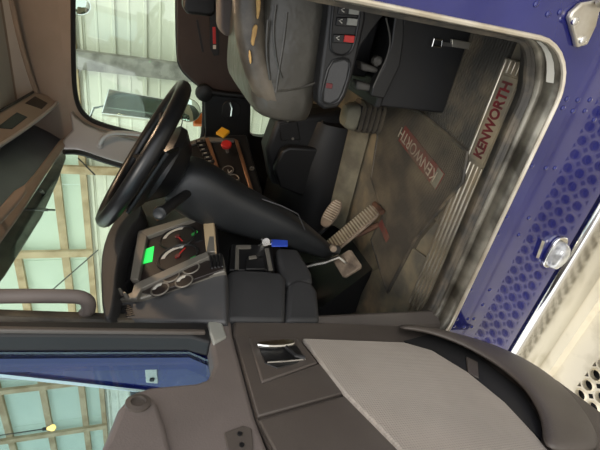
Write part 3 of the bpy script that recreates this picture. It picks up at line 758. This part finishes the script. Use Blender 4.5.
for p, r in (((228, 170), .022), ((233, 179), .024), ((239, 187), .015)):
    c = SP.off(.006)(*p); gq = ob('small_gauge', disc(c, SP.n, r, .006, 20), M['face'], cs)
    ob('rim', ring(c, SP.n, r, r*.1, 20, 6), M['bezel'], gq)
    ob('needle', tube([c+SP.n*.002, c+SP.n*.002+frame_of(SP.n)[0]*r*.6], .0012, 4), M['red'] if r > .023 else M['gaugewhite'], gq)
    ob('scale_band', prism([c+SP.n*.0015+(frame_of(SP.n)[0]*cos(t)+frame_of(SP.n)[1]*sin(t))*r*q for q, ts in ((.8, (0, .4, .8, 1.2)), (.6, (1.2, .8, .4, 0))) for t in ts], SP.n*.0005), M['gaugewhite'], gq, smooth=False)
ob('lighter_socket', lathe(SP.off(.004)(252, 169), SP.n, [(.010, 0), (.010, .006), (.007, .006), (.007, .0)], 14), M['bezel'], cs)

# black floor console with an open bin
cb = thing('floor_console', (-.6, 1.1, 0), 'black floor console with open curved bin below the seat front', 'console')
cpn = Plane((0, .98, 0), (0, -1, 0))
ob('shell', slab([(277, 120), (300, 118), (346, 110), (350, 150), (340, 185), (300, 188), (272, 185), (266, 150)], cpn, .12), M['blackm'], cb, bevel=.02, seg=3)
ob('bin_shade', slab([(299, 121), (322, 121), (332, 136), (335, 150), (300, 150)], cpn.off(.003), .004, 0), M['rubber'], cb)  # flat black sheet in place of the shade inside the bin
ob('bin_rim', tube([cpn.off(.006)(*p) for p in [(321, 122), (329, 132), (332, 148)]], .011, 8), M['shaft'], cb)
ob('front_panel', slab([(282, 151), (290, 147), (334, 150), (342, 156), (343, 168), (337, 190), (305, 198), (280, 188), (274, 170)], cpn.off(.045), .044), M['black'], cb, bevel=.012, seg=3)
ob('side_plate', slab([(279, 124), (297, 121), (301, 140), (281, 141)], cpn.off(.008), .01), M['dashd'], cb, bevel=.004)
for p in ((288, 121), (293, 139)): ob('screw', disc(cpn.off(.012)(*p), (0, -1, 0), .006, .006, 10), M['bezel'], cb)

# ================================================================== STEERING
sc_ = Vector(PY(143, 153, .45)); t_ = radians(31)
e1 = Vector((cos(t_), 0, -sin(t_))); e2 = Vector((0, 1, 0)); wn = Vector((sin(t_), 0, cos(t_)))
vv = (sc_-CAM).normalized(); wn = (wn-vv*wn.dot(vv)*.6).normalized(); e2 = (e2-wn*e2.dot(wn)).normalized(); e1 = e2.cross(wn)
sw = thing('steering_wheel', sc_, 'large black steering wheel seen almost edge on', 'steering wheel')
ob('rim', tube([sc_+(e1*cos(2*pi*i/48)+e2*sin(2*pi*i/48))*  .220 for i in range(48)], .021, 12, None, True), M['wheel'], sw)
ob('hub', lathe(sc_-wn*.04, wn, [(.04, -.085), (.085, -.07), (.125, -.03), (.125, -.01), (.08, .02), (.03, .03)], 24), M['wheel'], sw)
for a in (-25, 25, 155, 205):
    a = radians(a+90); d = e1*cos(a)+e2*sin(a)
    ob('spoke', tube([sc_-wn*.05+d*.05, sc_-wn*.035+d*.12, sc_-wn*.006+d*.212], [.02, .017, .012], 8, flat=1.5), M['wheel'], sw)
ob('spoke_web', loft([[sc_-wn*(.055-.03*k)+e1*q*.10+e2*(.09+.1*k)*sgn for q in (-1, -.5, .5, 1)] + [sc_-wn*(.068-.03*k)+e1*q*.10+e2*(.09+.1*k)*sgn for q in (1, .5, -.5, -1)] for k in (0, 1) for sgn in (-1,)]), M['wheel'], sw, bevel=.004)
# column shroud: from behind the wheel down to the toe board
col = thing('steering_column', PY(330, 252, .45), 'dark plastic steering column shroud running down to the floor', 'steering column')
def sec(px, wpx, depth, yc=.45):
    """cross-section: centre point, half width in metres across the picture, half depth sideways"""
    c = PY(*px, yc); return c, wpx, depth
secs = [sec((168, 176), .055, .06), sec((180, 180), .085, .08), sec((200, 190), .095, .085), sec((222, 203), .085, .08), sec((250, 214), .075, .075), sec((275, 224), .065, .07), (PY(298, 234, .45), .052, .06), (PY(318, 246, .45), .035, .04), (PY(332, 254, .45), .028, .03)]
axd = (secs[-1][0]-secs[0][0]).normalized(); sx_ = axd.cross(Vector((0, 1, 0))).normalized()
rings = []
for c, a, b in secs:
    rings.append([c + sx_*a*(abs(cos(t))**.7*(1 if cos(t) > 0 else -1)) + Vector((0, 1, 0))*b*(abs(sin(t))**.7*(1 if sin(t) > 0 else -1)) for t in [2*pi*k/20 for k in range(20)]])
ob('shroud', loft(rings), M['shroud'], col, sub=1)
ob('shroud_seam', tube([PY(262, 199, .40), PY(282, 206, .385), PY(298, 214, .385), PY(305, 230, .39)], .002, 5), M['panel'], col)
stk = ob('indicator_stalk', tube([PY(192, 190, .40), PY(178, 200, .33), PY(162, 212, .28)], [.012, .014, .016], 10), M['black'], col)
ob('stalk_end', lathe(PY(160, 213, .275), (.2, -.9, .3), [(.017, -.01), (.018, .006), (.012, .010), (.006, .008)], 14), M['shroud'], stk)
ob('lower_joint', tube([PY(318, 246, .45), PY(338, 250, .46)], .018, 10), M['shaft'], col)

# ================================================================== PEDALS
def ribs_on(c, ax, ay, n, nr, M_, par, w=.35):
    for k in range(nr):
        q = -1+(2*k+1)/nr
        ob('tread_rib', obox(c+ax*q+n*.004, ax*(w/nr), ay*.9, n*.003), M_, par)
# long treadle
h_ = PY(376, 208, .52); tp = PY(326, 250, .52)
br = thing('brake_treadle', h_, 'long ribbed treadle pedal hinged at the floor', 'pedal')
ax = (tp-h_)/2; ay = Vector((0, .043, 0)); nn = ax.cross(ay).normalized()
if nn.z < 0: nn = -nn
c = (h_+tp)/2
pts = [c+ax*math.copysign(abs(cos(t))**.35, cos(t))+ay*math.copysign(abs(sin(t))**.45, sin(t)) for t in [2*pi*k/28 for k in range(28)]]
pad = ob('pad', prism(pts, -nn*.012), M['pedal'], br, bevel=.003)
for k in range(20):
    q = -.9+k*1.8/19
    ob('tread_rib', obox(c+ax*q+nn*.002, ax*.02, ay*.82, nn*.003), M['alu'], pad)
ob('under_arm', tube([c-nn*.01+ax*.3, c-nn*.05-ax*.1, Vector((c.x+.03, .52, .0))], .012, 8), M['rust'], br)
ob('hinge', tube([h_+Vector((.0, -.035, -.01)), h_+Vector((0, .035, -.01))], .012, 8), M['rust'], br)
# clutch: square pad on a bright arm
cc = PY(347, 263, .34)
cp_ = thing('clutch_pedal', cc, 'worn square pedal pad on a bright metal arm', 'pedal')
n3 = Vector((.75, -.25, .6)).normalized(); a3 = Vector((0, 1, 0)).cross(n3).normalized(); b3 = n3.cross(a3)
pad = ob('pad', prism([cc+a3*p*.040+b3*q*.045 for p, q in ((-1, -.8), (-.8, -1), (.8, -1), (1, -.8), (1, .8), (.8, 1), (-.8, 1), (-1, .8))], -n3*.014), M['pedal'], cp_, bevel=.003)
for k in range(6):
    q = -.75+k*.3; ob('tread_rib', obox(cc+a3*q*.04+n3*.001, a3*.003, b3*.036, n3*.002), M['pedal'], pad)
ob('arm', tube([PY(306, 266, .35), PY(325, 262, .35), PY(338, 257, .35), cc-n3*.016], .009, 8), M['chrome'], cp_)
ob('arm_block', lathe(PY(333, 248, .38), (.2, -.9, .2), [(.012, -.01), (.014, 0), (.012, .012)], 8), M['pedal'], cp_)
# accelerator: small rounded pad beyond
ac = PY(331, 213, .62)
acc = thing('accelerator_pedal', ac, 'small rounded ribbed pedal pad beyond the long treadle', 'pedal')
a4 = (PY(324, 226, .60)-PY(338, 203, .64))/2*1.15; n4 = Vector((.7, -.45, .55)); n4 = (n4-a4*n4.dot(a4)/a4.length_squared).normalized(); b4 = n4.cross(a4).normalized()*.030
pts = [ac+a4*cos(t)+b4*math.copysign(abs(sin(t))**.7, sin(t)) for t in [2*pi*k/24 for k in range(24)]]
pad = ob('pad', prism(pts, -n4*.012), M['pedal'], acc, bevel=.003)
for k in range(9):
    q = -.85+k*.16; ob('tread_rib', obox(ac+a4*q+n4*.001, a4*.035, b4*math.sqrt(1-q*q)*.8, n4*.002), M['alu'], pad)
ob('arm', tube([ac-n4*.012, ac-n4*.05+Vector((-.05, 0, .02)), Vector((-1.0, .64, .30))], .009, 8), M['black'], acc)
# ================================================================== DRIVER'S SEAT
def rr_ring(x, y0, y1, z0, z1, r, n=5):
    q = []
    for cy, cz, a0 in ((y1-r, z1-r, 0), (y0+r, z1-r, 90), (y0+r, z0+r, 180), (y1-r, z0+r, 270)):
        for k in range(n):
            a = radians(a0+90*k/(n-1)); q.append(Vector((x, cy+r*cos(a), cz+r*sin(a))))
    return q
ds = thing('driver_seat', (.0, .55, .25), 'worn grey leather driver seat with torn side bolster', 'seat')
rings = []
for x, k in ((-.318, .45), (-.312, .75), (-.295, .9), (-.26, 1), (-.18, 1.0), (-.05, 1.0), (.12, 1.0), (.40, 1.0)):
    rings.append(rr_ring(x, .295+.03*(1-k), .80, .462+.03*(1-k), .648-.12*(1-k), .055))
ob('cushion', loft(rings), M['leather'], ds, sub=1)
# side bolster: narrow lighter roll along the near top edge, cover split so the foam shows
bo = [PY(247, -30, .325), PY(249, 20, .325), PY(252, 45, .325), PY(258, 68, .325), PY(266, 88, .325), PY(276, 101, .33), PY(290, 108, .35)]
bo = [p+Vector((0, .005, 0)) for p in bo]
bo = chaikin(bo, 2, False); nb = len(bo)
bol = ob('bolster', tube(bo, [.037*min(1, .25+1.0*((nb-1-i)/(nb*.3))**.6) for i in range(nb)], 12), M['leatherl'], ds)
for px_ in ([(256, -6), (260, -5), (261, 6), (259, 18), (257, 20), (257, 8)], [(253, 26), (258, 24), (257, 34), (255, 40), (254, 47), (251, 44), (252, 36)], [(249, 52), (250.5, 50), (252, 60), (250.5, 66)]):
    ob('torn_foam', slab(px_, Plane((0, .2885, 0), (0, -1, 0)), .02, 1), M['foam'], bol, bevel=.002)
# wrinkles / seams on the cushion flank
fp = Plane((0, .2968, 0), (0, -1, 0))
for a in ([(276, 5), (273, 30), (276, 60), (282, 78)], [(287, 12), (284, 40), (279, 70), (276, 92)], [(268, 20), (266, 50), (270, 80)], [(276, 91), (290, 90), (305, 87), (322, 80)]):
    ob('seam', tube(chaikin([fp(*p) for p in a], 2, False), .0035, 6), M['leather'], ds)
# backrest (rear, out of the picture) and armrest
ob('backrest', loft([rr_ring(x, .32, .80, .66, zt, .06) for x, zt in ((.22, 1.1), (.24, 1.25), (.36, 1.28), (.40, 1.1))]), M['leather'], ds, sub=1)
ap_ = Plane((0, .74, 0), (0, -1, 0))
ob('armrest', slab([(219, -40), (219, 28), (224, 36), (240, 38), (246, 30), (246, -40)], ap_, .09), M['doorp'], ds, bevel=.016, seg=4)
# switch panel on the seat flank
kp = Plane((0, .262, 0), (0, -1, 0))
skp = ob('switch_panel', slab([(331, -25), (367, -25), (366, 20), (352, 80), (346, 97), (338, 108), (324, 110), (318, 104), (318, 92), (327, 20)], kp, .05), M['blackm'], ds, bevel=.008, seg=3)
ob('panel_rim', tube(chaikin([kp.off(.002)(*p) for p in [(336, -20), (361, -20), (360, 15), (354, 47), (346, 56), (332, 54), (330, 40)]], 1), .003, 6, None, True), M['black'], skp)
ob('panel_rim', tube(chaikin([kp.off(.002)(*p) for p in [(330, 62), (342, 58), (350, 60), (350, 72), (341, 100), (331, 105), (322, 103), (322, 90)]], 1), .003, 6, None, True), M['black'], skp)
ob('inset_plate', slab([(331, 64), (344, 60), (349, 63), (346, 80), (339, 98), (330, 103), (324, 101), (325, 88)], kp.off(.0015), .003), M['panel'], skp, bevel=.001)
for (x0, y0, mm, nm) in ((350, 7, 'rock', 'grey'), (348, 18, 'rock', 'grey'), (345, 35, 'red', 'red')):
    rk = ob('rocker_switch', slab([(x0-11, y0-1), (x0+11, y0), (x0+10, y0+9), (x0-12, y0+8)], kp.off(.004), .006), M['black'], skp, bevel=.002)
    ob('rocker_face', slab([(x0, y0), (x0+10, y0+.8), (x0+9, y0+8), (x0-1, y0+7)], kp.off(.008), .006), M[mm], rk, bevel=.001)
    c = kp.off(.0045)(x0-7, y0+3)
    ob('symbol', tube([c+Vector((-.004, 0, -.004)), c+Vector((0, 0, .005)), c+Vector((.004, 0, -.003))], .0012, 5), M['white'], rk)
ob('red_button', slab([(327, 83), (333, 84), (332, 89), (326, 88)], kp.off(.005), .006), M['redm'], skp, bevel=.001)
# suspension base under the panel
bs = thing('seat_base', (.0, .6, 0), 'black seat suspension base with grey links under the switch panel', 'seat base')
bpn = Plane((0, .33, 0), (0, -1, 0))
ob('tower', box(-.20, .4, .46, .85, .26, .45), M['dashd'], bs, bevel=.006)
ob('side_cover', slab([(395, -30), (397, 3), (391, 45), (384, 66), (374, 84), (371, 96), (384, 99), (400, 66), (404, 40), (405, -30)], bpn, .03), M['black'], bs, bevel=.004)
ob('cover_edge', tube(chaikin([bpn.off(.003)(*p) for p in [(386, 18), (391, 40), (387, 58), (379, 74), (373, 88)]], 1, False), .0025, 6), M['shaft'], bs)
ob('gaiter', slab([(367, -25), (392, -25), (388, 10), (372, 30), (360, 47), (356, 60)], bpn.off(-.03), .03), M['blackm'], bs, bevel=.003)
for px_ in ([(361, 62), (378, 68), (380, 74), (362, 71)], [(357, 81), (372, 85), (373, 92), (356, 90)]):
    ob('link', slab(px_, bpn.off(-.02), .04), M['shaft'], bs, bevel=.006)
ob('link_bolt', lathe(bpn.off(-.02)(377, 61), (0, -1, 0), [(.014, -.01), (.014, .006), (.008, .012), (.003, .012)], 10), M['shaft'], bs)
# black box under the seat with a toggle latch
bx_ = thing('under_seat_box', (.08, .6, 0), 'black storage box on the floor under the seat with metal latch', 'box')
ob('box_body', box(-.262, .44, .372, .88, 0.002, .235), M['blackm'], bx_, bevel=.006)
ob('box_lid', box(-.266, .445, .366, .886, .235, .255), M['black'], bx_, bevel=.005)
lpn = Plane((0, .366, 0), (0, -1, 0))
lt = ob('latch', slab([(452, 39), (473, 43), (472, 50), (452, 47)], lpn.off(.006), .01), M['alu'], bx_, bevel=.002)
ob('latch_loop', tube([lpn.off(.008)(*p) for p in [(434, 39), (442, 40), (441, 47), (432, 46)]], .0028, 6, None, True), M['chrome'], lt)
ob('latch_link', slab([(442, 42), (453, 43), (453, 47), (442, 46)], lpn.off(.005), .005), M['shaft'], lt)
# accordion boot in front of the box
bt = thing('lever_boot', (-.39, .72, 0), 'dusty accordion boot with pale cap on floor before seat box', 'boot')
bcx, bcy = -.392, .74
for k in range(5):
    z0 = .012+k*.022
    rings = []
    for s_, dz in ((.80, 0), (1, .006), (1, .011), (.80, .017)):
        rings.append([Vector((bcx+.062*s_*math.copysign(abs(cos(t))**.5, cos(t)), bcy+.055*s_*math.copysign(abs(sin(t))**.5, sin(t)), z0+dz)) for t in [2*pi*i/24 for i in range(24)]])
    ob('fold', loft(rings), M['mat'], bt)
rings = []
for s_, dz in ((.72, .118), (.85, .126), (.82, .15), (.6, .172), (.25, .178)):
    rings.append([Vector((bcx-.005+.062*s_*math.copysign(abs(cos(t))**.6, cos(t)), bcy+.055*s_*math.copysign(abs(sin(t))**.6, sin(t)), dz)) for t in [2*pi*i/24 for i in range(24)]])
ob('cap', loft(rings), M['tan'], bt)
ob('neck', box(bcx-.045, bcx+.045, bcy-.04, bcy+.04, .0, .122), M['rubber'], bt, smooth=False)

# far seat: only its dark armrest shows past the driver's seat
ps = thing('passenger_seat', (.1, 1.3, 0), 'dark passenger seat whose armrest shows beyond the driver seat', 'seat')
pp = Plane((0, 1.12, 0), (0, -1, 0))
ob('armrest', slab([(184, -40), (183, 8), (187, 14), (212, 17), (217, 12), (218, -40)], pp, .10), M['dashd'], ps, bevel=.014, seg=4)
ob('cushion', loft([rr_ring(x, 1.16, 1.62, .40, .56, .05) for x in (.02, .05, .3, .42)]), M['dash'], ps, sub=1)
ob('backrest', loft([rr_ring(x, 1.18, 1.6, .50, zt, .06) for x, zt in ((.38, 1.1), (.40, 1.25), (.5, 1.28), (.54, 1.1))]), M['dash'], ps, sub=1)
ob('pedestal', box(.1, .42, 1.22, 1.56, .0, .40), M['black'], ps, bevel=.01)

# ================================================================== OVERHEAD AND PILLARS
oh = thing('overhead_console', (-.8, 1.3, 1.36), 'brown overhead shelf console with dark pockets above the windshield', 'console')
OP = Plane((-.76, 1.3, 1.42), (.62, -.15, -.62))
ob('shelf', slab([(34, 92), (58, 98), (56, 106), (18, 134), (0, 148), (-60, 190), (-60, 150), (0, 111)], OP, .05), M['head'], oh, bevel=.004)
ob('pocket_shade', slab([(25, 103), (35, 96), (48, 103), (42, 109)], OP.off(.002), .004), M['brown'], oh, bevel=.002)  # flat darker plates, the shade of the shelf recesses put into their colour
ob('pocket_shade', slab([(0, 125), (17, 112), (28, 117), (12, 129), (0, 128)], OP.off(.002), .004), M['black'], oh, bevel=.002)
ob('lit_shelf_lip', tube(chaikin([OP.off(.004)(*p) for p in [(60, 96), (57, 104), (40, 118), (18, 134), (-10, 152), (-60, 185)]], 1, False), .008, 8), M['pillar'], oh)  # shelf edge with its highlight put into a paler colour
ob('back_edge', tube([OP.off(.004)(*p) for p in [(33, 92), (0, 111), (-60, 146)]], .006, 6), M['dash'], oh)
sv = thing('sun_visor', WP.off(.09)(10, 205), 'folded brown sun visor at the top of the windshield', 'sun visor')
ob('blade', slab([(26, 183), (27, 190), (20, 200), (0, 222), (-30, 255), (-34, 248), (0, 206), (14, 190)], WP.off(.10), .02), M['head'], sv, bevel=.008, seg=3)
ob('pivot', tube([WP.off(.08)(5, 212), WP.off(.03)(0, 214)], .008, 8), M['pillar'], sv)
wi = thing('wiper', WP.off(-.05)(30, 209), 'thin black wiper arm hanging from the top of the windshield', 'wiper')
ob('arm', tube([WP.off(-.05)(5, 209.5), WP.off(-.05)(30, 209), WP.off(-.045)(48, 210)], .006, 6), M['black'], wi)
ob('blade', tube([WP.off(-.04)(20, 209), WP.off(-.035)(55, 210)], .004, 6), M['rubber'], wi)
# grab handles on both A-pillars
def handle(name, label, pts, r, M_, ends):
    t = thing(name, pts[0], label, 'grab handle')
    ob('bar', tube(chaikin(pts, 2, False), r, 10), M_, t)
    for e in ends: ob('foot', lathe(e[0], e[1], [(r*1.5, -.004), (r*1.5, .006), (r, .01)], 14), M_, t)
    return t
hp = Plane((0, .10, 0), (0, -1, 0))
handle('grab_handle', 'brown looped grab handle on the pillar by the open door', [hp(-60, 318), hp(-58, 298), hp(0, 296), hp(60, 296), hp(86, 297), hp(90, 309), hp(82, 318)], .017, M['doorp'], [])
fpn = Plane((-.86, SY-.05, 1.2), (.45, -.9, 0))
handle('grab_handle', 'grey grab handle on far pillar behind the steering wheel', [fpn.off(.012)(100, 144), fpn.off(.05)(103, 137), fpn.off(.06)(112, 132), fpn.off(.06)(140, 134), fpn.off(.06)(158, 138), fpn.off(.012)(166, 146)], .012, M['pillar'], [(fpn.off(.006)(100, 145), fpn.n)])

# ================================================================== MIRRORS OUTSIDE THE FAR WINDOW
MPn = Plane((-.8, 2.05, .95), (.64, -.77, 0))
om = thing('side_mirror', MPn(135, 105), 'tall chrome side mirror outside the far window', 'mirror')
ob('housing', slab([(108, 88), (168, 99), (168, 121), (101, 113)], MPn.off(-.003), .05), M['chrome'], om, bevel=.008)
ob('mirror_glass', slab([(110, 91), (166, 101), (165, 115), (106, 107)], MPn.off(.0), .003), M['mirror'], om, smooth=False)
ob('bracket', tube([MPn.off(-.03)(104, 106), MPn.off(-.03)(94, 108), MPn.off(-.02)(88, 122), PY(90, 126, 1.78)], .008, 8), M['chrome'], om)
c = MPn(188, 110)
cm = thing('convex_mirror', c, 'round convex mirror below the tall side mirror', 'mirror')
ob('shell', lathe(c, MPn.n, [(.03, -.05), (.065, -.03), (.082, -.004), (.082, .0)], 24), M['chrome'], cm)
ob('mirror_glass', lathe(c, MPn.n, [(.077, .0005), (.06, .008), (.03, .013), (.002, .014)], 24), M['mirror'], cm)
ob('stem', tube([MPn.off(-.045)(180, 112), MPn.off(-.03)(171, 111)], .008, 8), M['chrome'], cm)
ob('wire', tube(chaikin([MPn.off(-.03)(*p) for p in [(183, 118), (181, 128), (176, 136)]], 2, False), .004, 6), M['black'], cm)
al = thing('amber_lamp', MPn(198, 119), 'amber marker lamp beside the round convex mirror', 'lamp')
ob('lens', slab([(194, 117), (203, 112), (203, 124), (194, 124)], MPn.off(-.04), .05), M['orange'], al, bevel=.006)
ob('base', slab([(193, 116), (204, 111), (204, 125), (193, 125)], MPn.off(-.091), .01), M['black'], al, bevel=.002)
c = MPn.off(.0)(79, 5)
um = thing('convex_mirror', c, 'round chrome mirror at the upper corner of the far window', 'mirror')
ob('shell', lathe(c, MPn.n, [(.03, -.05), (.055, -.03), (.068, -.004), (.068, .0)], 24), M['chrome'], um)
ob('mirror_glass', lathe(c, MPn.n, [(.062, .0005), (.05, .008), (.03, .013), (.002, .014)], 24), M['mirror'], um)
ob('stem', tube([c-MPn.n*.05, Vector((c.x+.02, 1.765, 1.46))], .008, 8), M['chrome'], um)

# warm dome lamp in the cab roof, just above the picture
dl = thing('dome_lamp', (-.1, .95, 1.5), 'round warm dome lamp on the cab headliner', 'lamp')
ob('base', lathe((-.1, .95, 1.5), (0, 0, -1), [(.075, 0), (.075, .012), (.06, .016)], 24), M['pillar'], dl)
ob('lens', lathe((-.1, .95, 1.484), (0, 0, -1), [(.058, 0), (.05, .012), (.03, .018), (.004, .02)], 24), emit_mat('dome_lens', (255, 218, 178), 120), dl)
